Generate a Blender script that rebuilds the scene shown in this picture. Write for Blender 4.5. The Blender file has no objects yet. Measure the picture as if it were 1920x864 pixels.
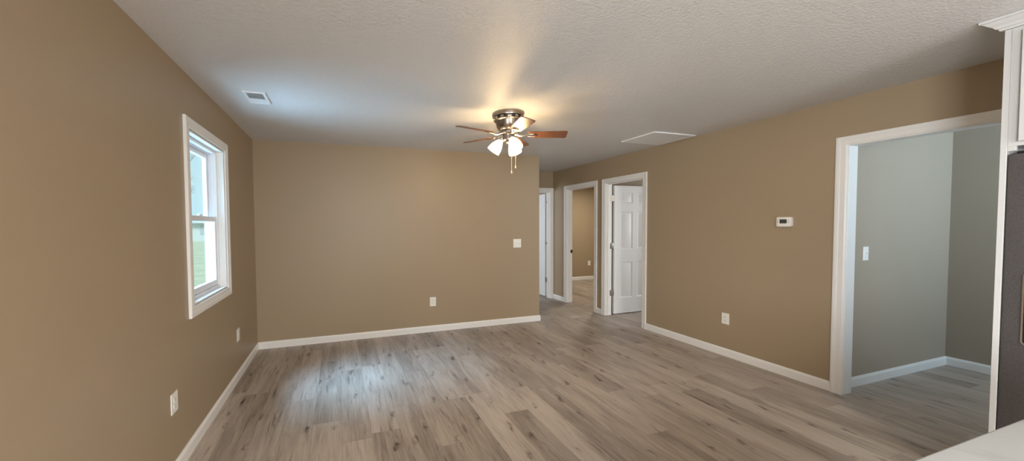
import bpy, bmesh, math, random
from mathutils import Vector, Matrix
random.seed(7)
C = bpy.context.scene.collection
SC = bpy.context.scene
PI = math.pi

# ------------------------------------------------------------------ camera
FPX = 660.574
cam_d = bpy.data.cameras.new('camera')
cam_d.sensor_fit = 'HORIZONTAL'
cam_d.sensor_width = 36.0
cam_d.lens = FPX * 36.0 / 1920.0
cam_d.shift_x = 115.592 / 1920.0
cam_d.shift_y = 11.3725 / 1920.0
cam_d.clip_start = 0.02
cam_d.clip_end = 300
cam = bpy.data.objects.new('camera', cam_d)
C.objects.link(cam)
cr = Vector((0.95333803, -0.30177721, -0.00878187))
cu = Vector((0.0182439, 0.02855012, 0.99942586))
cf = Vector((0.30135322, 0.9529509, -0.03272351))
m = Matrix.Identity(4)
for i in range(3):
    m[i][0] = cr[i]; m[i][1] = cu[i]; m[i][2] = -cf[i]
m[0][3], m[1][3], m[2][3] = 0.930226, 0.0, 1.437139
cam.matrix_world = m
SC.camera = cam

# ------------------------------------------------------------------ exposure
SC.view_settings.view_transform = 'Standard'
SC.view_settings.look = 'None'
SC.view_settings.gamma = 1.0
SC.view_settings.use_curve_mapping = False
SC.view_settings.exposure = 0.09
SC.cycles.use_denoising = True
SC.cycles.max_bounces = 10
SC.cycles.diffuse_bounces = 6
SC.cycles.sample_clamp_indirect = 6.0

# ------------------------------------------------------------------ sky
world = bpy.data.worlds.new('overcast_sky')
SC.world = world
world.use_nodes = True
bgn = world.node_tree.nodes['Background']
bgn.inputs['Color'].default_value = (0.56, 0.90, 1.0, 1)
bgn.inputs['Strength'].default_value = 1.0
sun_d = bpy.data.lights.new('hazy_sun', 'SUN'); sun_d.energy = 5.0; sun_d.angle = math.radians(12); sun_d.color = (0.90, 0.97, 1.0)
sun = bpy.data.objects.new('hazy_sun', sun_d); C.objects.link(sun)
sun.rotation_euler = Vector((-0.50, 0.50, -0.70)).to_track_quat('-Z', 'Y').to_euler()

# ------------------------------------------------------------------ lights of the place and added fills
FAN_EMIT = 9.0          # glowing glass shades of the fan
BULB_EMIT = 270.0        # the bulbs inside them
def area(name, loc, direction, sx, sy, power, color, spread=180):
    d = bpy.data.lights.new(name, 'AREA')
    d.shape = 'RECTANGLE'; d.size = sx; d.size_y = sy
    d.energy = power; d.color = color; d.spread = math.radians(spread)
    o = bpy.data.objects.new(name, d); C.objects.link(o)
    o.location = loc
    o.rotation_euler = Vector(direction).to_track_quat('-Z', 'Y').to_euler()
    return o
area('window_sky_light', (-2.90, 2.50, 4.90), (4.0, 1.05, -4.9), 2.3, 2.3, 320, (0.34, 0.64, 1.0), 60)
area('window_ground_light', (-1.3, 3.05, 0.25), (1, 0, 0.85), 1.5, 1.5, 85, (0.44, 0.72, 1.0), 130)
area('added_rear_fill', (2.2, -4.12, 1.15), (0, 1, 0.05), 1.8, 2.0, 150, (0.92, 0.96, 1.0))  # added soft fill; the rear opening it shines through is invented
area('added_left_fill', (-0.20, -1.5, 1.55), (1, 0.12, 0), 1.1, 1.0, 165, (0.92, 0.96, 1.0))  # added out of view on the left to brighten the right wall
area('kitchen_ceiling_light', (1.9, -2.4, 2.40), (0, 0, -1), 1.0, 1.0, 215, (1.0, 0.94, 0.85))
area('utility_window_daylight', (5.85, -0.99, 1.60), (0.45, 1, 0.45), 0.85, 1.0, 58, (0.62, 0.82, 1.0), 130)
area('bedroom_ceiling_light', (6.6, 6.3, 2.41), (0, 0, -1), 0.35, 0.35, 42, (1.0, 0.90, 0.74))
area('side_room_daylight', (8.45, 3.2, 1.5), (-1, 0, 0), 0.9, 1.1, 60, (0.92, 0.96, 1.0))
area('end_room_daylight', (2.05, 7.3, 1.5), (1, 0, 0), 0.9, 1.1, 50, (0.82, 0.91, 1.0))

# ------------------------------------------------------------------ materials
def new_mat(name):
    mt = bpy.data.materials.new(name); mt.use_nodes = True
    nt = mt.node_tree
    return mt, nt, nt.nodes['Principled BSDF']
def N(nt, t, **kw):
    n = nt.nodes.new(t)
    for k, v in kw.items():
        if k == 'inp':
            for kk, vv in v.items(): n.inputs[kk].default_value = vv
        else: setattr(n, k, v)
    return n
def simple(name, col, rough=0.5, metal=0.0, spec=0.5, bump=None, emit=None):
    mt, nt, b = new_mat(name)
    b.inputs['Base Color'].default_value = (*col, 1)
    b.inputs['Roughness'].default_value = rough
    b.inputs['Metallic'].default_value = metal
    b.inputs['Specular IOR Level'].default_value = spec
    if emit:
        b.inputs['Emission Color'].default_value = (*emit[0], 1)
        b.inputs['Emission Strength'].default_value = emit[1]
    if bump:
        tc = N(nt, 'ShaderNodeTexCoord')
        nz = N(nt, 'ShaderNodeTexNoise', inp={'Scale': bump[0], 'Detail': 3.0})
        bp = N(nt, 'ShaderNodeBump', inp={'Strength': bump[1], 'Distance': bump[2]})
        nt.links.new(tc.outputs['Object'], nz.inputs['Vector'])
        nt.links.new(nz.outputs['Fac'], bp.inputs['Height'])
        nt.links.new(bp.outputs['Normal'], b.inputs['Normal'])
    return mt
def ramp(nt, stops):
    r = N(nt, 'ShaderNodeValToRGB')
    el = r.color_ramp.elements
    while len(el) < len(stops): el.new(0.5)
    for e, (p, c) in zip(el, stops):
        e.position = p; e.color = (*c, 1) if len(c) == 3 else c
    return r

M = {}
M['wall'] = simple('taupe_wall_paint', (0.345, 0.266, 0.176), 0.42, spec=0.35, bump=(120, 0.12, 0.002))
M['grey_wall'] = simple('greige_wall_tone', (0.345, 0.290, 0.225), 0.45, spec=0.35, bump=(120, 0.12, 0.002))  # greyer than the taupe of the main room, for the utility walls
M['white'] = simple('white_trim_paint', (0.78, 0.77, 0.75), 0.35)
M['door'] = simple('white_door_paint', (0.76, 0.77, 0.78), 0.38)
M['plastic'] = simple('white_plastic', (0.80, 0.78, 0.73), 0.35)
M['vinyl'] = simple('white_vinyl', (0.80, 0.82, 0.86), 0.3)
M['dark'] = simple('dark_slot', (0.02, 0.02, 0.02), 0.6)
M['hinge'] = simple('satin_nickel', (0.40, 0.39, 0.37), 0.35, metal=0.9)
M['almond'] = simple('almond_hinge', (0.75, 0.70, 0.58), 0.4)
M['bronze'] = simple('dark_bronze', (0.03, 0.025, 0.02), 0.4, metal=0.6)
M['nickel'] = simple('brushed_nickel', (0.36, 0.32, 0.28), 0.28, metal=1.0, bump=(300, 0.05, 0.001))
M['chain'] = simple('brass_chain', (0.85, 0.74, 0.50), 0.3, metal=0.7)
M['register'] = simple('register_white', (0.74, 0.75, 0.76), 0.45)
M['vent_grey'] = simple('damper_grey', (0.44, 0.45, 0.46), 0.6)  # plain grey of the register damper and the grille filter
M['lcd'] = simple('grey_lcd', (0.055, 0.06, 0.05), 0.2)
M['button'] = simple('grey_button', (0.30, 0.30, 0.30), 0.5)
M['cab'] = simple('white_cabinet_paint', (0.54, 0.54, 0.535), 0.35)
M['black'] = simple('black_plastic', (0.012, 0.012, 0.013), 0.25)
M['chrome'] = simple('chrome_trim', (0.75, 0.75, 0.75), 0.2, metal=1.0)
M['inside'] = simple('blank_white', (0.7, 0.69, 0.67), 0.6)
# shade: glowing frosted glass
M['shade'] = simple('lit_frosted_glass', (0.9, 0.88, 0.82), 0.4, emit=((1.0, 0.74, 0.43), FAN_EMIT))
nt = M['shade'].node_tree; b = nt.nodes['Principled BSDF']        # part of the light passes straight through the frosted glass
tr = N(nt, 'ShaderNodeBsdfTransparent', inp={'Color': (1.0, 0.93, 0.80, 1)}); mxs = N(nt, 'ShaderNodeMixShader', inp={0: 0.72})
nt.links.new(b.outputs[0], mxs.inputs[1]); nt.links.new(tr.outputs[0], mxs.inputs[2]); nt.links.new(mxs.outputs[0], nt.nodes['Material Output'].inputs[0])
M['bulb'] = simple('lit_bulb', (0.9, 0.88, 0.82), 0.4, emit=((1.0, 0.80, 0.55), BULB_EMIT))
# slate fridge
mt, nt, b = new_mat('slate_steel')
tc = N(nt, 'ShaderNodeTexCoord'); nz = N(nt, 'ShaderNodeTexNoise', inp={'Scale': 260.0, 'Detail': 2.0})
rp = ramp(nt, [(0.3, (0.072, 0.065, 0.066)), (0.7, (0.110, 0.101, 0.102))])
nt.links.new(tc.outputs['Object'], nz.inputs['Vector']); nt.links.new(nz.outputs['Fac'], rp.inputs['Fac'])
nt.links.new(rp.outputs['Color'], b.inputs['Base Color'])
b.inputs['Roughness'].default_value = 0.42; b.inputs['Metallic'].default_value = 0.3
M['slate'] = mt
# countertop: pale laminate with faint veins
mt, nt, b = new_mat('pale_grey_counter')
tc = N(nt, 'ShaderNodeTexCoord'); nz = N(nt, 'ShaderNodeTexNoise', inp={'Scale': 3.0, 'Detail': 6.0, 'Distortion': 1.2})
rp = ramp(nt, [(0.46, (0.42, 0.425, 0.425)), (0.495, (0.375, 0.378, 0.375)), (0.53, (0.435, 0.44, 0.44))])
nt.links.new(tc.outputs['Object'], nz.inputs['Vector']); nt.links.new(nz.outputs['Fac'], rp.inputs['Fac'])
nt.links.new(rp.outputs['Color'], b.inputs['Base Color'])
b.inputs['Roughness'].default_value = 0.4
M['counter'] = mt
# stomped ceiling texture
mt, nt, b = new_mat('stippled_ceiling')
tc = N(nt, 'ShaderNodeTexCoord')
n1 = N(nt, 'ShaderNodeTexNoise', inp={'Scale': 32.0, 'Detail': 5.0, 'Roughness': 0.65, 'Distortion': 1.6})
n2 = N(nt, 'ShaderNodeTexVoronoi', inp={'Scale': 70.0})
mx = N(nt, 'ShaderNodeMath', operation='MULTIPLY_ADD', inp={1: 0.35})
bp = N(nt, 'ShaderNodeBump', inp={'Strength': 0.42, 'Distance': 0.010})
nt.links.new(tc.outputs['Object'], n1.inputs['Vector']); nt.links.new(tc.outputs['Object'], n2.inputs['Vector'])
nt.links.new(n2.outputs['Distance'], mx.inputs[0]); nt.links.new(n1.outputs['Fac'], mx.inputs[2])
nt.links.new(mx.outputs[0], bp.inputs['Height']); nt.links.new(bp.outputs['Normal'], b.inputs['Normal'])
b.inputs['Base Color'].default_value = (0.66, 0.66, 0.66, 1)
b.inputs['Roughness'].default_value = 0.42; b.inputs['Specular IOR Level'].default_value = 0.5
M['ceiling'] = mt

# plank floor
def floor_mat():
    mt, nt, b = new_mat('grey_oak_vinyl_planks')
    L = nt.links.new
    def math_(op, a=None, c=None, d=None):
        n = N(nt, 'ShaderNodeMath', operation=op)
        for i, v in enumerate((a, c, d)):
            if v is None: continue
            if isinstance(v, (int, float)): n.inputs[i].default_value = v
            else: L(v, n.inputs[i])
        return n.outputs[0]
    tc = N(nt, 'ShaderNodeTexCoord')
    sx = N(nt, 'ShaderNodeSeparateXYZ'); L(tc.outputs['Object'], sx.inputs[0])
    X, Y = sx.outputs[0], sx.outputs[1]
    u = math_('DIVIDE', math_('SUBTRACT', X, 0.137), 0.197)
    row = math_('FLOOR', u)
    wn = N(nt, 'ShaderNodeTexWhiteNoise', noise_dimensions='1D'); L(row, wn.inputs['W'])
    v = math_('ADD', math_('DIVIDE', Y, 1.22), math_('MULTIPLY', wn.outputs['Value'], 7.3))
    col = math_('FLOOR', v)
    cv = N(nt, 'ShaderNodeCombineXYZ'); L(row, cv.inputs[0]); L(col, cv.inputs[1])
    wn2 = N(nt, 'ShaderNodeTexWhiteNoise', noise_dimensions='2D'); L(cv.outputs[0], wn2.inputs['Vector'])
    rnd = wn2.outputs['Value']
    fu = math_('FRACT', u); fv = math_('FRACT', v)
    du = math_('MULTIPLY', math_('MINIMUM', fu, math_('SUBTRACT', 1.0, fu)), 0.197)
    dv = math_('MULTIPLY', math_('MINIMUM', fv, math_('SUBTRACT', 1.0, fv)), 1.22)
    seam = math_('LESS_THAN', math_('MINIMUM', du, dv), 0.0016)
    # grain coordinates: each plank its own piece of wood
    gx = math_('ADD', X, math_('MULTIPLY', rnd, 37.0))
    gy = math_('ADD', Y, math_('MULTIPLY', rnd, 91.0))
    def gcoord(kx, ky):
        c = N(nt, 'ShaderNodeCombineXYZ')
        L(math_('MULTIPLY', gx, kx), c.inputs[0]); L(math_('MULTIPLY', gy, ky), c.inputs[1]); L(math_('MULTIPLY', rnd, 13.0), c.inputs[2])
        return c.outputs[0]
    fine = N(nt, 'ShaderNodeTexNoise', inp={'Scale': 1.0, 'Detail': 4.0, 'Roughness': 0.65}); L(gcoord(90, 4.5), fine.inputs['Vector'])
    broad = N(nt, 'ShaderNodeTexNoise', inp={'Scale': 1.0, 'Detail': 3.0, 'Distortion': 0.8}); L(gcoord(11, 1.5), broad.inputs['Vector'])
    streak = N(nt, 'ShaderNodeTexNoise', inp={'Scale': 1.0, 'Detail': 5.0, 'Roughness': 0.7, 'Distortion': 0.4}); L(gcoord(26, 2.6), streak.inputs['Vector'])
    knotn = N(nt, 'ShaderNodeTexNoise', inp={'Scale': 1.0, 'Detail': 2.0}); L(gcoord(22, 14), knotn.inputs['Vector'])
    # knots: sparse cells stretched along the grain, with a ragged edge
    kc = N(nt, 'ShaderNodeCombineXYZ')
    kd = math_('MULTIPLY', math_('SUBTRACT', knotn.outputs['Fac'], 0.5), 0.45)
    L(math_('ADD', math_('MULTIPLY', gx, 6.0), kd), kc.inputs[0]); L(math_('ADD', math_('MULTIPLY', gy, 2.3), kd), kc.inputs[1])
    vo = N(nt, 'ShaderNodeTexVoronoi', voronoi_dimensions='2D', inp={'Scale': 1.0}); L(kc.outputs[0], vo.inputs['Vector'])
    mr = N(nt, 'ShaderNodeMapRange', inp={1: 0.01, 2: 0.13, 3: 1.0, 4: 0.0}); L(vo.outputs['Distance'], mr.inputs[0])
    sep = N(nt, 'ShaderNodeSeparateColor'); L(vo.outputs['Color'], sep.inputs[0])
    knot = math_('MULTIPLY', mr.outputs[0], math_('GREATER_THAN', sep.outputs[0], 0.40))
    knot = math_('MULTIPLY', knot, math_('MULTIPLY_ADD', streak.outputs['Fac'], 1.5, 0.05))
    # tone
    t = math_('MULTIPLY_ADD', rnd, 0.20, 0.39)
    t = math_('ADD', t, math_('MULTIPLY', math_('SUBTRACT', fine.outputs['Fac'], 0.5), 0.50))
    t = math_('ADD', t, math_('MULTIPLY', math_('SUBTRACT', broad.outputs['Fac'], 0.5), 0.55))
    st = N(nt, 'ShaderNodeMapRange', inp={1: 0.57, 2: 0.78, 3: 0.0, 4: 0.42}); L(streak.outputs['Fac'], st.inputs[0])
    t = math_('SUBTRACT', t, st.outputs[0])
    t = math_('SUBTRACT', t, math_('MULTIPLY', knot, 0.40))
    rp = ramp(nt, [(0.0, (0.070, 0.054, 0.045)), (0.25, (0.210, 0.168, 0.138)), (0.55, (0.410, 0.345, 0.288)), (0.9, (0.60, 0.53, 0.46))])
    L(t, rp.inputs['Fac'])
    mixs = N(nt, 'ShaderNodeMix', data_type='RGBA', inp={7: (0.10, 0.075, 0.06, 1)})
    L(math_('MULTIPLY', seam, 0.28), mixs.inputs[0]); L(rp.outputs['Color'], mixs.inputs[6])
    L(mixs.outputs[2], b.inputs['Base Color'])
    L(math_('MULTIPLY_ADD', fine.outputs['Fac'], 0.15, 0.36), b.inputs['Roughness'])
    b.inputs['Specular IOR Level'].default_value = 0.45
    bp = N(nt, 'ShaderNodeBump', inp={'Strength': 0.15, 'Distance': 0.002})
    L(math_('SUBTRACT', fine.outputs['Fac'], seam), bp.inputs['Height']); L(bp.outputs['Normal'], b.inputs['Normal'])
    return mt
M['floor'] = floor_mat()

# reddish walnut fan blade
mt, nt, b = new_mat('walnut_blade')
tc = N(nt, 'ShaderNodeTexCoord'); mp = N(nt, 'ShaderNodeMapping', inp={'Scale': (4, 60, 60)})
nz = N(nt, 'ShaderNodeTexNoise', inp={'Scale': 1.0, 'Detail': 4.0})
rp = ramp(nt, [(0.3, (0.10, 0.036, 0.018)), (0.7, (0.24, 0.10, 0.05))])
nt.links.new(tc.outputs['Object'], mp.inputs[0]); nt.links.new(mp.outputs[0], nz.inputs['Vector'])
nt.links.new(nz.outputs['Fac'], rp.inputs['Fac']); nt.links.new(rp.outputs['Color'], b.inputs['Base Color'])
b.inputs['Roughness'].default_value = 0.35
M['blade'] = mt

# window glass: thin pane
mt, nt, b = new_mat('window_glass')
nt.nodes.remove(b)
out = nt.nodes['Material Output']
tr = N(nt, 'ShaderNodeBsdfTransparent', inp={'Color': (0.97, 0.99, 0.99, 1)})
gl = N(nt, 'ShaderNodeBsdfGlossy', inp={'Roughness': 0.02})
fr = N(nt, 'ShaderNodeFresnel', inp={'IOR': 1.45})
mxs = N(nt, 'ShaderNodeMixShader')
fm = N(nt, 'ShaderNodeMath', operation='MULTIPLY', inp={1: 0.35})
nt.links.new(fr.outputs[0], fm.inputs[0]); nt.links.new(fm.outputs[0], mxs.inputs[0])
nt.links.new(tr.outputs[0], mxs.inputs[1]); nt.links.new(gl.outputs[0], mxs.inputs[2]); nt.links.new(mxs.outputs[0], out.inputs[0])
M['glass'] = mt
# outdoors
mt, nt, b = new_mat('pale_winter_lawn')
tc = N(nt, 'ShaderNodeTexCoord'); nz = N(nt, 'ShaderNodeTexNoise', inp={'Scale': 1.6, 'Detail': 8.0})
rp = ramp(nt, [(0.3, (0.36, 0.42, 0.30)), (0.7, (0.55, 0.58, 0.44))])
nt.links.new(tc.outputs['Object'], nz.inputs['Vector']); nt.links.new(nz.outputs['Fac'], rp.inputs['Fac'])
nt.links.new(rp.outputs['Color'], b.inputs['Base Color']); b.inputs['Roughness'].default_value = 0.9
M['lawn'] = mt
M['bark'] = simple('grey_bark', (0.30, 0.30, 0.29), 0.9)
M['siding'] = simple('pale_siding', (0.62, 0.68, 0.70), 0.7)
M['roof'] = simple('pale_shingles', (0.50, 0.53, 0.55), 0.9)

# ------------------------------------------------------------------ mesh helpers
def link(name, bm, mats, parent=None, smooth=False, label=None):
    me = bpy.data.meshes.new(name)
    bmesh.ops.recalc_face_normals(bm, faces=bm.faces)
    bm.to_mesh(me); bm.free()
    if not isinstance(mats, (list, tuple)): mats = [mats]
    for x in mats: me.materials.append(x)
    if smooth:
        me.shade_smooth()
        me.set_sharp_from_angle(angle=math.radians(smooth if smooth is not True else 35))
    o = bpy.data.objects.new(name, me); C.objects.link(o)
    if parent: o.parent = parent
    if label: o['label'] = label
    return o
def box(bm, a, b, bevel=0.0, mat=0, seg=2):
    t = bmesh.new()
    bmesh.ops.create_cube(t, size=1.0)
    a = Vector(a); b = Vector(b); s = b - a; c = (a + b) / 2
    for v in t.verts: v.co = Vector((v.co.x * s.x, v.co.y * s.y, v.co.z * s.z)) + c
    if bevel > 0:
        bmesh.ops.bevel(t, geom=list(t.edges), offset=bevel, segments=seg, affect='EDGES', profile=0.5)
    merge(bm, t, mat)
def merge(bm, t, mat=0, mtx=None):
    if mtx is not None: bmesh.ops.transform(t, matrix=mtx, verts=t.verts)
    vm = {}
    for v in t.verts: vm[v] = bm.verts.new(v.co)
    for f in t.faces:
        try:
            nf = bm.faces.new([vm[v] for v in f.verts]); nf.material_index = mat
        except ValueError: pass
    t.free()
def lathe(bm, prof, seg=40, mat=0, mtx=None):
    t = bmesh.new(); rings = []
    for r, z in prof:
        if r < 1e-5: rings.append([t.verts.new((0, 0, z))])
        else: rings.append([t.verts.new((r * math.cos(2 * PI * k / seg), r * math.sin(2 * PI * k / seg), z)) for k in range(seg)])
    for A, B in zip(rings, rings[1:]):
        for k in range(seg):
            k2 = (k + 1) % seg
            if len(A) == 1 and len(B) == 1: break
            if len(A) == 1: t.faces.new((A[0], B[k2], B[k]))
            elif len(B) == 1: t.faces.new((A[k], A[k2], B[0]))
            else: t.faces.new((A[k], A[k2], B[k2], B[k]))
    merge(bm, t, mat, mtx)
def tube(bm, pts, rad, seg=8, mat=0):
    pts = [Vector(p) for p in pts]
    t = bmesh.new(); rings = []
    up = Vector((0, 0, 1))
    for i, p in enumerate(pts):
        d = (pts[min(i + 1, len(pts) - 1)] - pts[max(i - 1, 0)]).normalized()
        s = d.cross(up)
        if s.length < 1e-3: s = d.cross(Vector((1, 0, 0)))
        s.normalize(); w = s.cross(d)
        r = rad[i] if isinstance(rad, (list, tuple)) else rad
        rings.append([t.verts.new(p + r * (math.cos(2 * PI * k / seg) * s + math.sin(2 * PI * k / seg) * w)) for k in range(seg)])
    for A, B in zip(rings, rings[1:]):
        for k in range(seg): t.faces.new((A[k], A[(k + 1) % seg], B[(k + 1) % seg], B[k]))
    t.faces.new(rings[0]); t.faces.new(rings[-1])
    merge(bm, t, mat)
def struct(name, bm, mat, parent=None, smooth=False):
    o = link(name, bm, mat, parent, smooth)
    if not parent: o['kind'] = 'structure'
    return o
def thing(name, label, cat, loc=(0, 0, 0), rotz=0.0, group=None):
    o = bpy.data.objects.new(name, None); C.objects.link(o)
    o.empty_display_size = 0.1
    o.location = loc; o.rotation_euler = (0, 0, rotz)
    o['label'] = label; o['category'] = cat
    if group: o['group'] = group
    return o
def prism(bm, poly, axis, a, b, mat=0):
    """extrude a 2-D polygon along an axis (0/1/2)"""
    t = bmesh.new()
    def P(q, h):
        l = list(q); l.insert(axis, h); return l
    A = [t.verts.new(P(q, a)) for q in poly]; B = [t.verts.new(P(q, b)) for q in poly]
    t.faces.new(A); t.faces.new(list(reversed(B)))
    n = len(poly)
    for i in range(n): t.faces.new((A[i], A[(i + 1) % n], B[(i + 1) % n], B[i]))
    merge(bm, t, mat)
def sweep(bm, path, prof, to3, closed=False, mat=0):
    """path: list of (u,v); prof: list of (d,h): d outward offset to the left of travel (mitred), h out of plane"""
    n = len(path); P = [Vector(p) for p in path]
    t = bmesh.new(); rings = []
    for i in range(n):
        if closed or 0 < i < n - 1:
            d0 = (P[i] - P[i - 1]).normalized(); d1 = (P[(i + 1) % n] - P[i]).normalized()
        elif i == 0: d0 = d1 = (P[1] - P[0]).normalized()
        else: d0 = d1 = (P[i] - P[i - 1]).normalized()
        n0 = Vector((-d0.y, d0.x)); n1 = Vector((-d1.y, d1.x))
        mvec = (n0 + n1); mvec = mvec / max(1e-6, mvec.length_squared) * 2
        rings.append([t.verts.new(to3(*(P[i] + mvec * d), h)) for d, h in prof])
    k = len(prof)
    rng = range(n) if closed else range(n - 1)
    for i in rng:
        A = rings[i]; B = rings[(i + 1) % n]
        for j in range(k): t.faces.new((A[j], A[(j + 1) % k], B[(j + 1) % k], B[j]))
    if not closed:
        t.faces.new(rings[0]); t.faces.new(list(reversed(rings[-1])))
    merge(bm, t, mat)

# ------------------------------------------------------------------ room dimensions (metres)
H = 2.44
W = 4.886; WT = 0.115
YB = 4.58; XB = 3.761; YH = 5.905
OPT = 2.0676                      # top of door openings
D1 = (3.785, 4.509); D2 = (4.742, 5.486); OP = (0.93, 1.780)
HD = (4.08, 4.825)                # door in the hall end wall
WIN = (2.727, 3.480, 0.917, 2.083)
CW = 0.060                        # casing width

bm = bmesh.new(); box(bm, (-0.15, -4.2, -0.15), (8.7, 8.7, 0)); struct('floor', bm, M['floor'])
bm = bmesh.new(); box(bm, (-0.15, -4.2, H), (8.7, 8.7, H + 0.12)); struct('ceiling', bm, M['ceiling'])

def wall(name, axis, a, b, s0, s1, holes=(), z1=H, mat='wall'):
    """axis 0: slab a<x<b running along y from s0 to s1; holes (s,s,z,z)"""
    bm = bmesh.new()
    def bx(p, q, z0, zz):
        if q - p < 1e-5 or zz - z0 < 1e-5: return
        if axis == 0: box(bm, (a, p, z0), (b, q, zz))
        else: box(bm, (p, a, z0), (q, b, zz))
    cur = s0
    for (p, q, z0, zz) in sorted(holes):
        bx(cur, p, 0, z1); bx(p, q, 0, z0); bx(p, q, zz, z1); cur = q
    bx(cur, s1, 0, z1)
    return struct(name, bm, M[mat])
wall('wall_left', 0, -0.15, 0, -4.2, YB + WT, [(WIN[0], WIN[1], WIN[2], WIN[3]), (-2.1, -0.9, 1.0, 2.1)])
wall('wall_back', 1, YB, YB + WT, 0, XB)
wall('wall_hall_left', 0, XB - WT, XB, YB + WT, YH)
wall('wall_hall_end', 1, YH, YH + WT, XB - WT, W, [(HD[0], HD[1], 0, OPT)])
wall('wall_right', 0, W, W + WT, -4.2, 8.6, [(OP[0], OP[1], 0, OPT), (D1[0], D1[1], 0, OPT), (D2[0], D2[1], 0, OPT)])
wall('wall_rear', 1, -4.3, -4.2, -0.15, W + WT, [(1.25, 3.15, 0.02, 2.1)])
wall('wall_utility_left', 1, 1.835, 1.95, W + WT, 8.6, mat='grey_wall')
wall('wall_utility_far', 0, 6.70, 6.80, -1.1, 1.835, mat='grey_wall')
wall('wall_utility_near', 1, -1.1, -1.0, W + WT, 6.80, [(5.40, 6.30, 1.0, 2.1)], mat='grey_wall')
wall('wall_partition', 1, 4.615, 4.728, W + WT, 8.6)
wall('wall_bedroom_far', 1, 7.60, 7.70, W + WT, 8.6)
wall('wall_bedroom_right', 0, 8.50, 8.60, 1.95, 7.70)
wall('wall_end_room_far', 1, 8.50, 8.60, 1.9, W)
wall('wall_end_room_left', 0, 1.90, 2.0, YH + WT, 8.6)
wall('wall_end_room_near', 1, YH, YH + WT, 1.9, XB - WT)

# ---- baseboards
BH, BT = 0.083, 0.014
BPROF = [(0.0, 0.0), (BT, 0.0), (BT, BH - 0.018), (BT * 0.55, BH - 0.004), (BT * 0.35, BH), (0.0, BH)]
def baseboard(name, path):
    """path along the wall with the room on its left-hand side"""
    bm = bmesh.new(); sweep(bm, path, BPROF, lambda u, v, h: (u, v, h))
    return struct(name, bm, M['white'])
baseboard('baseboard_left_and_back', [(XB, YH - 0.001), (XB, YB + 0.0), (XB, YB), (0, YB), (0, -4.19)][0:1] + [(XB, YB), (0, YB), (0, -4.19)][0:])
baseboard('baseboard_right', [(W, OP[1] + CW), (W, D1[0] - CW)])
baseboard('baseboard_between_doors', [(W, D1[1] + CW), (W, D2[0] - CW)])
baseboard('baseboard_hall', [(W, D2[1] + CW), (W, YH - 0.02)])
baseboard('baseboard_utility', [(6.70, -0.99), (6.70, 1.835), (W + WT + 0.001, 1.835)])
baseboard('baseboard_bedroom', [(8.50, 4.74), (8.50, 7.60), (W + WT + 0.001, 7.60)])

# ---- door casings and jambs
CPROF = [(-0.009, 0.0006), (-0.009, 0.009), (0.000, 0.0130), (0.030, 0.0135), (0.036, 0.016), (0.050, 0.018), (CW, 0.016), (CW, 0.0)]
def doorway(idx, axis, face, sgn, p, q, depth, stop_at, strike=None):
    """casing on the plane face (normal sgn) and the jamb lining the opening"""
    bm = bmesh.new()
    def to3(u, v, h):
        return (face + sgn * h, u, v) if axis == 0 else (u, face + sgn * h, v)
    path = [(p, 0.0), (p, OPT), (q, OPT), (q, 0.0)]
    sweep(bm, path, CPROF, to3)
    o = struct('trim_%d' % idx, bm, M['white'])
    jt = 0.016
    bm = bmesh.new()
    f0, f1 = sorted((face + sgn * 0.0005, face - sgn * depth))
    def jb(u0, u1, v0, v1, g0, g1, bev=0.002):
        if axis == 0: box(bm, (g0, u0, v0), (g1, u1, v1), bev)
        else: box(bm, (u0, g0, v0), (u1, g1, v1), bev)
    jb(p, p + jt, 0, OPT, f0, f1); jb(q - jt, q, 0, OPT, f0, f1); jb(p + jt, q - jt, OPT - jt, OPT, f0, f1)
    if stop_at is not None:
        s0, s1 = stop_at, stop_at + 0.034
        jb(p + jt, p + jt + 0.011, 0, OPT - jt, s0, s1); jb(q - jt - 0.011, q - jt, 0, OPT - jt, s0, s1); jb(p + jt + 0.011, q - jt - 0.011, OPT - jt - 0.011, OPT - jt, s0, s1)
    link('door_jamb', bm, M['white'], o)
    return o
doorway(1, 0, W, -1, OP[0], OP[1], WT, None)
doorway(2, 0, W, -1, D1[0], D1[1], WT, W + 0.036)
t3 = doorway(3, 0, W, -1, D2[0], D2[1], WT, W + 0.036)
doorway(4, 1, YH, -1, HD[0], HD[1], WT, YH + 0.036)
# strike plate on the far jamb of the bedroom doorway
bm = bmesh.new()
yj = D2[1] - 0.016
box(bm, (W + 0.078, yj - 0.0012, 0.905), (W + 0.112, yj - 0.0002, 0.965), 0.0004)
box(bm, (W + 0.106, yj - 0.006, 0.92), (W + 0.117, yj - 0.0003, 0.952), 0.001)
link('strike_plate', bm, M['bronze'], t3, label='dark bronze strike plate')

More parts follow.
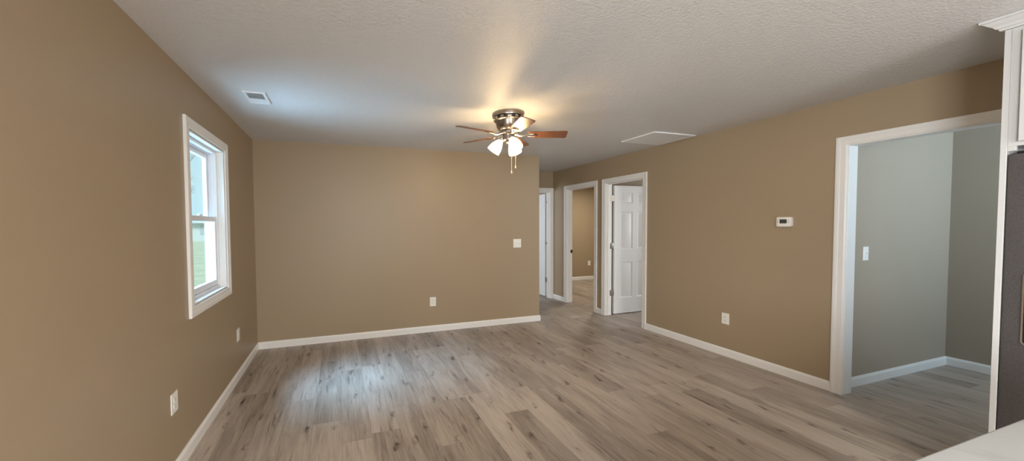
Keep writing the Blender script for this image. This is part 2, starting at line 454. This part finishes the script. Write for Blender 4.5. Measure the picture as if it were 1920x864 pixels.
# ---- six panel doors
def six_panel(bm, w, h, t):
    st, mu = 0.118, 0.100
    xs = [0, st, (w - mu) / 2, (w + mu) / 2, w - st, w]
    zs = [0, 0.245, 0.815, 1.020, 1.610, 1.745, 1.915, h]
    for side in (0, 1):
        y0 = -t / 2 if side == 0 else t / 2
        dirn = 1 if side == 0 else -1
        for i in range(5):
            for j in range(7):
                x0, x1, z0, z1 = xs[i], xs[i + 1], zs[j], zs[j + 1]
                panel = i in (1, 3) and j in (1, 3, 5)
                def quad_ring(ins, dep):
                    return [bm.verts.new(c) for c in ((x0 + ins, y0 + dirn * dep, z0 + ins), (x1 - ins, y0 + dirn * dep, z0 + ins), (x1 - ins, y0 + dirn * dep, z1 - ins), (x0 + ins, y0 + dirn * dep, z1 - ins))]
                if not panel:
                    bm.faces.new(quad_ring(0, 0)); continue
                steps = [(0, 0), (0.004, 0.002), (0.012, 0.0075), (0.020, 0.0085), (0.024, 0.008), (0.046, 0.002)]
                rings = [quad_ring(a, d) for a, d in steps]
                for A, B in zip(rings, rings[1:]):
                    for k in range(4): bm.faces.new((A[k], A[(k + 1) % 4], B[(k + 1) % 4], B[k]))
                bm.faces.new(rings[-1])
    for a, b in (((0, 0), (w, 0)), ((w, 0), (w, h)), ((w, h), (0, h)), ((0, h), (0, 0))):
        bm.faces.new([bm.verts.new((a[0], -t / 2, a[1])), bm.verts.new((b[0], -t / 2, b[1])), bm.verts.new((b[0], t / 2, b[1])), bm.verts.new((a[0], t / 2, a[1]))])
    bmesh.ops.remove_doubles(bm, verts=bm.verts, dist=1e-5)
def door(name, loc, rotz, w, hinge_side, top_mat):
    """hinge line at local x=0, door along +x; hinge_side: +1/-1 local y face where the knuckles sit"""
    bm = bmesh.new(); six_panel(bm, w, 2.02, 0.035)
    o = struct(name, bm, M['door'], smooth=20)
    o.location = loc; o.rotation_euler = (0, 0, rotz)
    for k, z in enumerate((0.29, 1.03, 1.775)):
        b2 = bmesh.new()
        box(b2, (-0.0032, -0.016, z), (-0.0008, 0.016, z + 0.090), 0.0004)          # leaf on the door edge
        yl = sorted((hinge_side * 0.0177, hinge_side * 0.0195))
        box(b2, (-0.082, yl[0], z), (-0.006, yl[1], z + 0.090), 0.0004)  # leaf towards the jamb
        for c in range(3):
            lathe(b2, [(0, 0), (0.0058, 0), (0.0058, 0.028), (0, 0.028)], 12, 0, Matrix.Translation((-0.006, hinge_side * 0.0175, z + 0.0015 + c * 0.0295)))
        link('hinge', b2, top_mat if k == 2 else M['hinge'], o, smooth=True, label='almond painted hinge' if (k == 2 and top_mat == M['almond']) else None)
    return o
door('door_1', (W + WT + 0.050, D1[1] - 0.016 + 0.0175, 0.012), 0.0, 0.820, -1, M['almond'])
door('door_2', (HD[1] - 0.016 + 0.0175, YH + WT + 0.045, 0.012), PI / 2, 0.76, 1, M['hinge'])

# ---- window in the left wall
w0, w1, wz0, wz1 = WIN
bm = bmesh.new()
WCP = [(0.004, 0.0), (0.004, 0.011), (0.012, 0.014), (0.034, 0.014), (0.042, 0.018), (0.066, 0.018), (0.071, 0.015), (0.071, 0.0)]
sweep(bm, [(w0, wz0), (w0, wz1), (w1, wz1), (w1, wz0)], WCP, lambda u, v, h: (h, u, v), closed=True)
struct('trim_5', bm, M['white'])
win = bpy.data.objects.new('window_1', None); C.objects.link(win); win.location = (0, (w0 + w1) / 2, wz0); win['kind'] = 'structure'
def wl(name, bm, mat, parent=win):
    bmesh.ops.translate(bm, verts=bm.verts, vec=-Vector(win.location))
    return link(name, bm, mat, parent)
def ring(bm, y0, y1, z0, z1, x0, x1, wd, wb=None, bev=0.002):
    wb = wb or wd
    box(bm, (x0, y0, z0), (x1, y0 + wd, z1), bev); box(bm, (x0, y1 - wd, z0), (x1, y1, z1), bev)
    box(bm, (x0, y0 + wd, z1 - wd), (x1, y1 - wd, z1), bev); box(bm, (x0, y0 + wd, z0), (x1, y1 - wd, z0 + wb), bev)
bm = bmesh.new(); ring(bm, w0, w1, wz0, wz1, -0.149, 0.0, 0.012)
wl('jamb_lining', bm, M['white'])
bm = bmesh.new()
ring(bm, w0 + 0.012, w1 - 0.012, wz0 + 0.012, wz1 - 0.012, -0.145, -0.050, 0.022, 0.022)
ring(bm, w0 + 0.034, w1 - 0.034, wz0 + 0.034, wz1 - 0.034, -0.100, -0.092, 0.010)
wl('window_frame', bm, M['vinyl'])
zm = 1.500
def sash(name, x0, x1, z0, z1):
    bm = bmesh.new(); ring(bm, w0 + 0.036, w1 - 0.036, z0, z1, x0, x1, 0.042, 0.046, 0.004)
    s = wl(name, bm, M['vinyl'])
    b2 = bmesh.new(); xm = (x0 + x1) / 2; box(b2, (xm - 0.002, w0 + 0.074, z0 + 0.040), (xm + 0.002, w1 - 0.074, z1 - 0.040))
    g = wl('pane', b2, M['glass'], s)
    return s
su = sash('upper_sash', -0.136, -0.106, zm - 0.022, wz1 - 0.036)
sl = sash('lower_sash', -0.088, -0.056, wz0 + 0.036, zm + 0.024)
bm = bmesh.new(); box(bm, (-0.075, 3.075, zm + 0.0245), (-0.058, 3.135, zm + 0.036), 0.003); wl('sash_lock', bm, M['vinyl'], sl)

# ------------------------------------------------------------------ ceiling fan
FX, FY = 2.412, 2.92
fan = thing('ceiling_fan', 'brushed nickel ceiling fan with five wooden blades and three lit frosted glass shades', 'ceiling fan', (FX, FY, H))
# local z measured down from the ceiling
bm = bmesh.new()
lathe(bm, [(0, -0.0005), (0.138, -0.0005), (0.143, -0.006), (0.143, -0.014), (0.137, -0.018), (0.137, -0.023), (0.141, -0.027), (0.139, -0.034), (0, -0.034)], 56)
link('mounting_ring', bm, M['nickel'], fan, smooth=True)
bm = bmesh.new()
lathe(bm, [(0, -0.0345), (0.122, -0.0345), (0.118, -0.0595), (0, -0.0595)], 56, 1)        # open vent band
for k in range(12):
    a = 2 * PI * (k + 0.3) / 12
    t = bmesh.new(); box(t, (0.110, -0.017, -0.0590), (0.130, 0.017, -0.0350), 0.003)
    merge(bm, t, 0, Matrix.Rotation(a, 4, 'Z'))
lathe(bm, [(0, -0.060), (0.126, -0.060), (0.127, -0.065), (0.115, -0.071), (0.110, -0.085), (0.105, -0.108), (0.095, -0.132), (0.080, -0.149), (0.070, -0.154), (0, -0.154)], 56)
link('motor_housing', bm, [M['nickel'], M['bronze']], fan, smooth=True)
bm = bmesh.new()
lathe(bm, [(0, -0.1545), (0.066, -0.1545), (0.070, -0.160), (0.070, -0.178), (0.050, -0.186), (0.046, -0.205), (0.050, -0.222), (0.048, -0.238), (0.034, -0.250), (0.014, -0.256), (0.010, -0.268), (0, -0.270)], 40)
link('switch_housing', bm, M['nickel'], fan, smooth=True)
BZ = -0.188
irons = bmesh.new()
def blade_mesh():
    bm = bmesh.new()
    L0, L1 = 0.180, 0.515
    out = [(L0, -0.046), (L0 + 0.02, -0.052), (L1 - 0.03, -0.062), (L1 - 0.008, -0.058), (L1, -0.048), (L1, 0.048), (L1 - 0.008, 0.058), (L1 - 0.03, 0.062), (L0 + 0.02, 0.052), (L0, 0.046)]
    A = [bm.verts.new((x, y, 0.0035)) for x, y in out]; B = [bm.verts.new((x, y, -0.0035)) for x, y in out]
    bm.faces.new(A); bm.faces.new(list(reversed(B)))
    for i in range(len(out)): bm.faces.new((A[i], A[(i + 1) % len(out)], B[(i + 1) % len(out)], B[i]))
    return bm
def iron_mesh():
    bm = bmesh.new()
    tube(bm, [(0.062, 0, 0.006), (0.085, 0, 0.002), (0.105, 0, -0.010), (0.130, 0.0, -0.013), (0.155, 0, -0.009)], [0.011, 0.009, 0.008, 0.008, 0.007], 10)
    # open teardrop loop under the blade root
    pts = []
    for k in range(25):
        a = 2 * PI * k / 24
        pts.append((0.195 - 0.048 * math.cos(a), 0.030 * math.sin(a) * (0.75 - 0.25 * math.cos(a)), -0.0085))
    tube(bm, pts, 0.0048, 8)
    box(bm, (0.172, -0.012, -0.0090), (0.222, 0.012, -0.0036), 0.002)
    for q in ((0.182, 0), (0.200, 0), (0.217, 0)):
        lathe(bm, [(0, -0.0125), (0.004, -0.012), (0.005, -0.0088), (0, -0.0088)], 10, 0, Matrix.Translation((q[0], q[1], 0)))
    return bm
pitch = math.radians(13)
th0 = math.radians(45)
TILT = Matrix.Rotation(math.radians(1.2), 4, 'X') @ Matrix.Rotation(math.radians(2.2), 4, 'Y')   # the blade set hangs a touch out of level
b0 = link('blade', blade_mesh(), M['blade'], fan)
i0 = link('blade_iron', iron_mesh(), M['nickel'], fan, smooth=True)
for k in range(5):
    bo = b0 if k == 0 else b0.copy(); io = i0 if k == 0 else i0.copy()
    for o in (bo, io):
        if k:
            C.objects.link(o); o.parent = fan
        # pitched about the blade's own axis: the leading side (left when looking outward) sits lower
        o.matrix_local = Matrix.Translation((0, 0, BZ)) @ TILT @ Matrix.Rotation(th0 + k * 2 * PI / 5, 4, 'Z') @ Matrix.Rotation(-pitch, 4, 'X')
# light kit: three arms with bell shades
def shade_mesh():
    bm = bmesh.new()
    # axis +z outward from the fitter, open end at the far side
    outer = [(0.021, 0.0), (0.024, 0.008), (0.034, 0.024), (0.044, 0.044), (0.052, 0.066), (0.058, 0.090), (0.0605, 0.112), (0.0610, 0.118)]
    inner = [(r - 0.003, z) for r, z in reversed(outer)]
    lathe(bm, outer + inner + [outer[0]], 36)
    return bm
def bulb_mesh():
    bm = bmesh.new()
    lathe(bm, [(0, 0.004), (0.013, 0.004), (0.014, 0.022), (0.024, 0.050), (0.026, 0.064), (0.019, 0.082), (0, 0.090)], 24)
    return bm
SHD = math.radians(36)     # tilt of a shade's axis away from straight down
for k, az in enumerate((153, 274, 33)):
    a = math.radians(az)
    d = Vector((math.cos(a) * math.sin(SHD), math.sin(a) * math.sin(SHD), -math.cos(SHD)))
    root = Vector((math.cos(a) * 0.062, math.sin(a) * 0.062, -0.232))
    bmA = bmesh.new()
    tube(bmA, [(math.cos(a) * 0.040, math.sin(a) * 0.040, -0.214), (math.cos(a) * 0.054, math.sin(a) * 0.054, -0.216), tuple(root)], [0.009, 0.009, 0.010], 10)
    q = d.to_track_quat('Z', 'Y').to_matrix().to_4x4()
    lathe(bmA, [(0, -0.004), (0.027, -0.004), (0.028, 0.004), (0.0235, 0.0105), (0.018, 0.011), (0, 0.011)], 24, 0, Matrix.Translation(root) @ q)
    link('lamp_arm', bmA, M['nickel'], fan, smooth=True)
    s = link('lamp_shade', shade_mesh(), M['shade'], fan, smooth=True)
    s.matrix_local = Matrix.Translation(root + d * 0.006) @ q
    bb = link('bulb', bulb_mesh(), M['bulb'], s, smooth=True)
# pull chains
for (px, py, zb, r) in ((0.012, -0.045, -0.532, 0.0085), (0.060, -0.030, -0.482, 0.007)):
    bm = bmesh.new()
    z = -0.24
    tube(bm, [(px * 0.6, py * 0.6, -0.235), (px, py, -0.262), (px, py, zb + 0.02)], 0.0016, 8)
    zz = -0.265
    while zz > zb + 0.022:
        lathe(bm, [(0, -0.0026), (0.0026, 0), (0, 0.0026)], 8, 0, Matrix.Translation((px, py, zz))); zz -= 0.009
    ch = link('pull_chain', bm, M['chain'], fan, smooth=True)
    b2 = bmesh.new()
    lathe(b2, [(0, 0.024), (0.003, 0.022), (0.004, 0.012), (r, 0.002), (r, -0.006), (r * 0.6, -0.012), (0, -0.013)], 16, 0, Matrix.Translation((px, py, zb)))
    link('pull_knob', b2, M['chain'], ch, smooth=True)

# ------------------------------------------------------------------ ceiling register and return grille
reg = thing('ceiling_register', 'small white supply air register in the ceiling near the left wall', 'air vent', (0.345, 3.085, H))
bm = bmesh.new()
rx, ry = 0.078, 0.125
prof = [(0.0, -0.0005), (0.0, -0.010), (-0.004, -0.012), (-0.022, -0.008), (-0.022, -0.0005)]
sweep(bm, [(-rx, -ry), (-rx, ry), (rx, ry), (rx, -ry)], [(d, h) for d, h in prof], lambda u, v, h: (u, v, h), closed=True)
link('frame', bm, M['register'], reg)
bm = bmesh.new(); box(bm, (-rx + 0.02, -0.105, -0.003), (rx - 0.02, -0.0005 + 0.02, -0.0006)); link('damper', bm, M['vent_grey'], reg, label='grey damper behind the slats')
for k in range(4):
    bm = bmesh.new(); t = bmesh.new()
    box(t, (-rx + 0.021, -0.010, -0.0005), (rx - 0.021, 0.010, 0.0005))
    merge(bm, t, 0, Matrix.Translation((0, -0.085 + k * 0.030, -0.0085)) @ Matrix.Rotation(0.4, 4, 'X'))
    link('louver', bm, M['register'], reg)
bm = bmesh.new(); box(bm, (-rx + 0.020, 0.022, -0.009), (rx - 0.020, 0.104, -0.0006), 0.002); link('face_plate', bm, M['register'], reg)

gx0, gx1, gy0, gy1 = 4.236, 4.836, 3.020, 3.500
gr = thing('return_air_grille', 'large white louvered return air grille in the ceiling by the right wall', 'air vent', ((gx0 + gx1) / 2, (gy0 + gy1) / 2, H))
gw, gd = (gx1 - gx0) / 2, (gy1 - gy0) / 2
bm = bmesh.new()
sweep(bm, [(-gw, -gd), (-gw, gd), (gw, gd), (gw, -gd)], [(0.0, -0.0005), (0.0, -0.008), (-0.004, -0.014), (-0.026, -0.012), (-0.028, -0.0005)], lambda u, v, h: (u, v, h), closed=True)
link('frame', bm, M['register'], gr)
bm = bmesh.new(); box(bm, (-gw + 0.026, -gd + 0.026, -0.0025), (gw - 0.026, gd - 0.026, -0.0006)); link('filter', bm, M['vent_grey'], gr)
nl = 7
for k in range(nl):
    bm = bmesh.new(); t = bmesh.new()
    pitch_l = (2 * gd - 0.056) / nl
    box(t, (-gw + 0.0265, -pitch_l * 0.47, -0.0006), (gw - 0.0265, pitch_l * 0.47, 0.0006))
    merge(bm, t, 0, Matrix.Translation((0, -gd + 0.028 + pitch_l * (k + 0.5), -0.0085)) @ Matrix.Rotation(-0.10, 4, 'X'))
    link('louver', bm, M['register'], gr)

# ------------------------------------------------------------------ outlets, switches, thermostat
def mount(root, pos, normal):
    """local frame: x right along the wall seen from the room, z up, y out of the wall towards -y"""
    root.location = pos
    n = Vector(normal)
    root.rotation_euler = (0, 0, math.atan2(n.x, -n.y))
def plate(bm, w, h):
    box(bm, (-w / 2, -0.006, -h / 2), (w / 2, -0.0003, h / 2), 0.0022)
def outlet(pos, normal, label, w=0.078, h=0.118):
    o = thing('wall_outlet', label, 'outlet', group='duplex outlets low on the walls'); mount(o, pos, normal)
    bm = bmesh.new(); plate(bm, w, h); link('cover_plate', bm, M['plastic'], o)
    for s in (-1, 1):
        bm = bmesh.new()
        box(bm, (-0.017, -0.0085, s * 0.0195 - 0.014), (0.017, -0.0058, s * 0.0195 + 0.014), 0.0012)
        for sx in (-0.0065, 0.0065): box(bm, (sx - 0.0012, -0.0088, s * 0.0195 - 0.002), (sx + 0.0012, -0.0084, s * 0.0195 + 0.007), 0, 1)
        box(bm, (-0.002, -0.0088, s * 0.0195 - 0.010), (0.002, -0.0084, s * 0.0195 - 0.006), 0, 1)
        link('receptacle', bm, [M['plastic'], M['dark']], o)
    bm = bmesh.new(); lathe(bm, [(0, 0), (0.003, 0), (0.0025, 0.0012), (0, 0.0014)], 12, 0, Matrix.Translation((0, -0.0059, 0)) @ Matrix.Rotation(PI / 2, 4, 'X')); link('screw', bm, M['plastic'], o)
    return o
outlet((0, 2.401, 0.424), (1, 0, 0), 'white wall outlet on the left wall nearest the viewer', 0.084, 0.118)
outlet((0, 3.766, 0.416), (1, 0, 0), 'white wall outlet on the left wall beyond the window near the far corner', 0.084, 0.118)
outlet((2.123, YB, 0.406), (0, -1, 0), 'white wall outlet low on the middle of the back wall', 0.084, 0.122)
outlet((W, 2.698, 0.404), (-1, 0, 0), 'white wall outlet on the right wall between the doorways')
outlet((7.10, 7.60, 0.42), (0, -1, 0), 'white wall outlet seen through the open bedroom doorway')
def switch(pos, normal, label, gangs, w, h=0.122):
    o = thing('light_switch', label, 'light switch'); mount(o, pos, normal)
    bm = bmesh.new(); plate(bm, w, h); link('cover_plate', bm, M['plastic'], o)
    for g in range(gangs):
        cx = (g - (gangs - 1) / 2) * 0.046
        bm = bmesh.new()
        box(bm, (cx - 0.006, -0.0065, -0.013), (cx + 0.006, -0.0058, 0.013), 0.0002)
        t = bmesh.new(); box(t, (-0.0042, -0.014, -0.005), (0.0042, 0, 0.005), 0.001)
        merge(bm, t, 0, Matrix.Translation((cx, -0.0062, 0)) @ Matrix.Rotation((-0.5 if g == 0 else 0.5), 4, 'X'))
        link('toggle', bm, M['plastic'], o)
    return o
switch((3.394, YB, 1.164), (0, -1, 0), 'white double light switch plate near the right end of the back wall', 2, 0.124, 0.124)
switch((5.308, 1.835, 1.157), (0, -1, 0), 'white single light switch inside the utility room opening', 1, 0.076, 0.120)

th = thing('thermostat', 'white thermostat with grey screen on the right wall', 'thermostat'); mount(th, (W, 2.183, 1.439), (-1, 0, 0))
bm = bmesh.new()
t = bmesh.new(); bmesh.ops.create_cube(t, size=1)
for v in t.verts: v.co = Vector((v.co.x * 0.118, v.co.y * 0.026 - 0.0133, v.co.z * 0.090))
bmesh.ops.bevel(t, geom=[e for e in t.edges if abs(e.verts[0].co.y - e.verts[1].co.y) > 0.01], offset=0.014, segments=5, affect='EDGES', profile=0.5)
bmesh.ops.bevel(t, geom=[e for e in t.edges if e.verts[0].co.y < -0.025 and e.verts[1].co.y < -0.025], offset=0.004, segments=2, affect='EDGES', profile=0.5)
merge(bm, t); link('body', bm, M['plastic'], th, smooth=True)
bm = bmesh.new(); box(bm, (-0.031, -0.0275, -0.014), (0.024, -0.0262, 0.024), 0.0004)
link('screen', bm, M['lcd'], th, label='dark grey display')
for bx_, bz_ in ((-0.047, 0.016), (-0.047, -0.003), (0.038, 0.016), (0.038, -0.004)):
    bm = bmesh.new(); box(bm, (bx_ - 0.004, -0.0285, bz_ - 0.0035), (bx_ + 0.004, -0.0260, bz_ + 0.0035), 0.001); link('button', bm, M['button'], th)

# ------------------------------------------------------------------ kitchen: refrigerator, tall panel, cabinet above, peninsula
FRX = 4.112
fr = thing('refrigerator', 'dark slate grey refrigerator standing in a white cabinet surround', 'refrigerator', (4.48, 0.385, 0))
def fb(name, bm, mat, parent=fr, **k):
    bmesh.ops.translate(bm, verts=bm.verts, vec=(-4.48, -0.385, 0)); return link(name, bm, mat, parent, **k)
bm = bmesh.new(); box(bm, (FRX + 0.075, -0.075, 0.03), (4.86, 0.8455, 1.755), 0.004); box(bm, (FRX + 0.11, -0.06, 0.0), (4.84, 0.83, 0.03)); fb('body', bm, M['slate'])
bm = bmesh.new(); box(bm, (FRX, 0.447, 0.06), (FRX + 0.070, 0.8460, 1.765), 0.008, 0, 3); dl = fb('door', bm, M['slate'], smooth=True)
bm = bmesh.new(); box(bm, (FRX, -0.075, 0.06), (FRX + 0.070, 0.4425, 1.765), 0.008, 0, 3); dr = fb('door', bm, M['slate'], smooth=True)
for yy, d_ in ((0.80, dl), (-0.03, dr)):
    bm = bmesh.new(); box(bm, (FRX + 0.03, yy - 0.03, 1.7655), (FRX + 0.13, yy + 0.03, 1.778), 0.004)
    fb('hinge_cover', bm, M['black'], d_)
for yy, d_ in ((0.475, dl), (0.415, dr)):
    bm = bmesh.new()
    tube(bm, [(FRX + 0.001, yy, 0.62), (FRX - 0.045, yy, 0.64), (FRX - 0.05, yy, 0.68), (FRX - 0.05, yy, 1.56), (FRX - 0.045, yy, 1.60), (FRX + 0.001, yy, 1.62)], 0.011, 12)
    fb('handle', bm, M['slate'], d_, smooth=True)
# ice and water dispenser on the left door
def rrect(y0, y1, z0, z1, r, n=6):
    out = []
    for cy, cz, a0 in ((y1 - r, z1 - r, 0), (y0 + r, z1 - r, 90), (y0 + r, z0 + r, 180), (y1 - r, z0 + r, 270)):
        for k in range(n + 1):
            a = math.radians(a0 + 90 * k / n); out.append((cy + r * math.cos(a), cz + r * math.sin(a)))
    return out
bm = bmesh.new(); prism(bm, rrect(0.558, 0.790, 0.825, 1.185, 0.018), 0, FRX - 0.004, FRX - 0.0003, 0)
prism(bm, rrect(0.564, 0.784, 0.831, 1.179, 0.014), 0, FRX - 0.0055, FRX - 0.0041, 1)
prism(bm, rrect(0.590, 0.758, 1.09, 1.16, 0.01), 0, FRX - 0.008, FRX - 0.0056, 2)
box(bm, (FRX - 0.014, 0.648, 0.99), (FRX - 0.0056, 0.70, 1.075), 0.004, 2)
fb('dispenser', bm, [M['chrome'], M['black'], M['lcd']], dl, label='black dispenser recess with chrome outline')


cb = thing('refrigerator_cabinet', 'white cabinet with crown moulding and tall end panel around the dark refrigerator', 'cabinet', (4.5, 0.385, 0.0))
def cbx(name, bm, parent=cb, mat=None, **k):
    bmesh.ops.translate(bm, verts=bm.verts, vec=(-4.5, -0.385, 0)); return link(name, bm, mat or M['cab'], parent, **k)
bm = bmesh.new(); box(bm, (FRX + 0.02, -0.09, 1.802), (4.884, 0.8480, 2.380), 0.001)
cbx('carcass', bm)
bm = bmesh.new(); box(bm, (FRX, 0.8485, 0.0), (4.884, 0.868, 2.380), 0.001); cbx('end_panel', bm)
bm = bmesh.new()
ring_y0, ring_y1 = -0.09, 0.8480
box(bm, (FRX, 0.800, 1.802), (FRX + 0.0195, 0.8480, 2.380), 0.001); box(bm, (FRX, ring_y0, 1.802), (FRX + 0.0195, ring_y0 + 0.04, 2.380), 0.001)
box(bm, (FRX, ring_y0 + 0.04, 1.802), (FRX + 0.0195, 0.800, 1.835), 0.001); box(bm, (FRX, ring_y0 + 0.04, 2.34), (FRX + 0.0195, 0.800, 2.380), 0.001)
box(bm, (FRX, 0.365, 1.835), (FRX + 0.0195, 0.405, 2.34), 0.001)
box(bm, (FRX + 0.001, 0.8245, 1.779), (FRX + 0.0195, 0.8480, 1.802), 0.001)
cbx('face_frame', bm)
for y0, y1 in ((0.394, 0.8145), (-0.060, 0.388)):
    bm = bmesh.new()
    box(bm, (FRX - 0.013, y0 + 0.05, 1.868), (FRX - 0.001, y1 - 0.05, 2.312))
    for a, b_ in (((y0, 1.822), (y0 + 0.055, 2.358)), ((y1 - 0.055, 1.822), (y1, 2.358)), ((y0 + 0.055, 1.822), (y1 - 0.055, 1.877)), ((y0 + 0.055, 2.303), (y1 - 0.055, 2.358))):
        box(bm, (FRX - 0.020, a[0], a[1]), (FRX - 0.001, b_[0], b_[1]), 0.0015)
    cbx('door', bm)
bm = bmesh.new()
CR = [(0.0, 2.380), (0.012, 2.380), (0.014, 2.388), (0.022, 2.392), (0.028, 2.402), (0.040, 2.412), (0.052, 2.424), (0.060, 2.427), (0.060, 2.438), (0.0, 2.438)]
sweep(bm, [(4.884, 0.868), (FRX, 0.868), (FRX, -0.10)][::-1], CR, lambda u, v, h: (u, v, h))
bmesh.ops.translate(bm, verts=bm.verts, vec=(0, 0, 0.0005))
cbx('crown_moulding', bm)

ct = bmesh.new(); box(ct, (1.30, -0.28, 0.876), (3.15, 0.417, 0.914), 0.006, 0, 3)
cto = link('countertop', ct, M['counter'], smooth=True); cto['label'] = 'pale grey laminate countertop corner in the near foreground'; cto['category'] = 'countertop'
bm = bmesh.new(); box(bm, (1.40, -0.24, 0), (3.10, 0.31, 0.8755)); struct('wall_peninsula', bm, M['white'])

# ------------------------------------------------------------------ outdoors beyond the window
bm = bmesh.new(); box(bm, (-90, -60, -0.75), (-0.151, 140, -0.55)); struct('ground', bm, M['lawn'])
hs = thing('neighbour_house', 'pale sided single storey house far off across the lawn, seen through the window', 'house', (-21, 62, -0.55))
bm = bmesh.new()
for k in range(12): 
    prism(bm, [(-9, k * 0.2167), (9, k * 0.2167), (8.96, (k + 1) * 0.2167), (-8.96, (k + 1) * 0.2167)], 1, -4 - 0.04, 4)
link('wall', bm, M['siding'], hs)
bm = bmesh.new(); prism(bm, [(-4.6, 2.55), (4.4, 2.55), (-0.1, 3.7)], 0, -9.5, 9.5); link('roof', bm, M['roof'], hs)
for xx in (-6, -1.5, 4):
    bm = bmesh.new(); box(bm, (xx - 0.6, -4.10, 1.0), (xx + 0.6, -4.05, 2.3)); link('window', bm, M['roof'], hs)
def tree(loc, h, seed, label):
    rnd = random.Random(seed)
    o = thing('bare_tree', label, 'tree', loc, group='bare trees outside the window')
    bm = bmesh.new()
    def grow(p, d, L, r, depth):
        pts = [p]; rad = [r]
        for k in range(4):
            d = (d + Vector((rnd.uniform(-.16, .16), rnd.uniform(-.16, .16), rnd.uniform(-.02, .12)))).normalized()
            p = p + d * L / 4; pts.append(p); rad.append(r * (1 - 0.11 * (k + 1)))
        tube(bm, pts, rad, 6)
        if depth == 0: return
        for k in range(3 if depth > 1 else 4):
            q = pts[rnd.choice((2, 3, 4))]
            dd = (d + Vector((rnd.uniform(-1, 1), rnd.uniform(-1, 1), rnd.uniform(-.1, .7)))).normalized()
            grow(q, dd, L * rnd.uniform(.55, .8), r * 0.52, depth - 1)
    grow(Vector((0, 0, 0)), Vector((0, 0, 1)), h * 0.36, h * 0.014, 4)
    link('branches', bm, M['bark'], o)
tree((-7.7, 21.5, -0.55), 9, 3, 'thin bare tree nearest outside the window glass')
tree((-15.2, 40, -0.55), 11, 5, 'larger bare tree standing farther off outside the window')
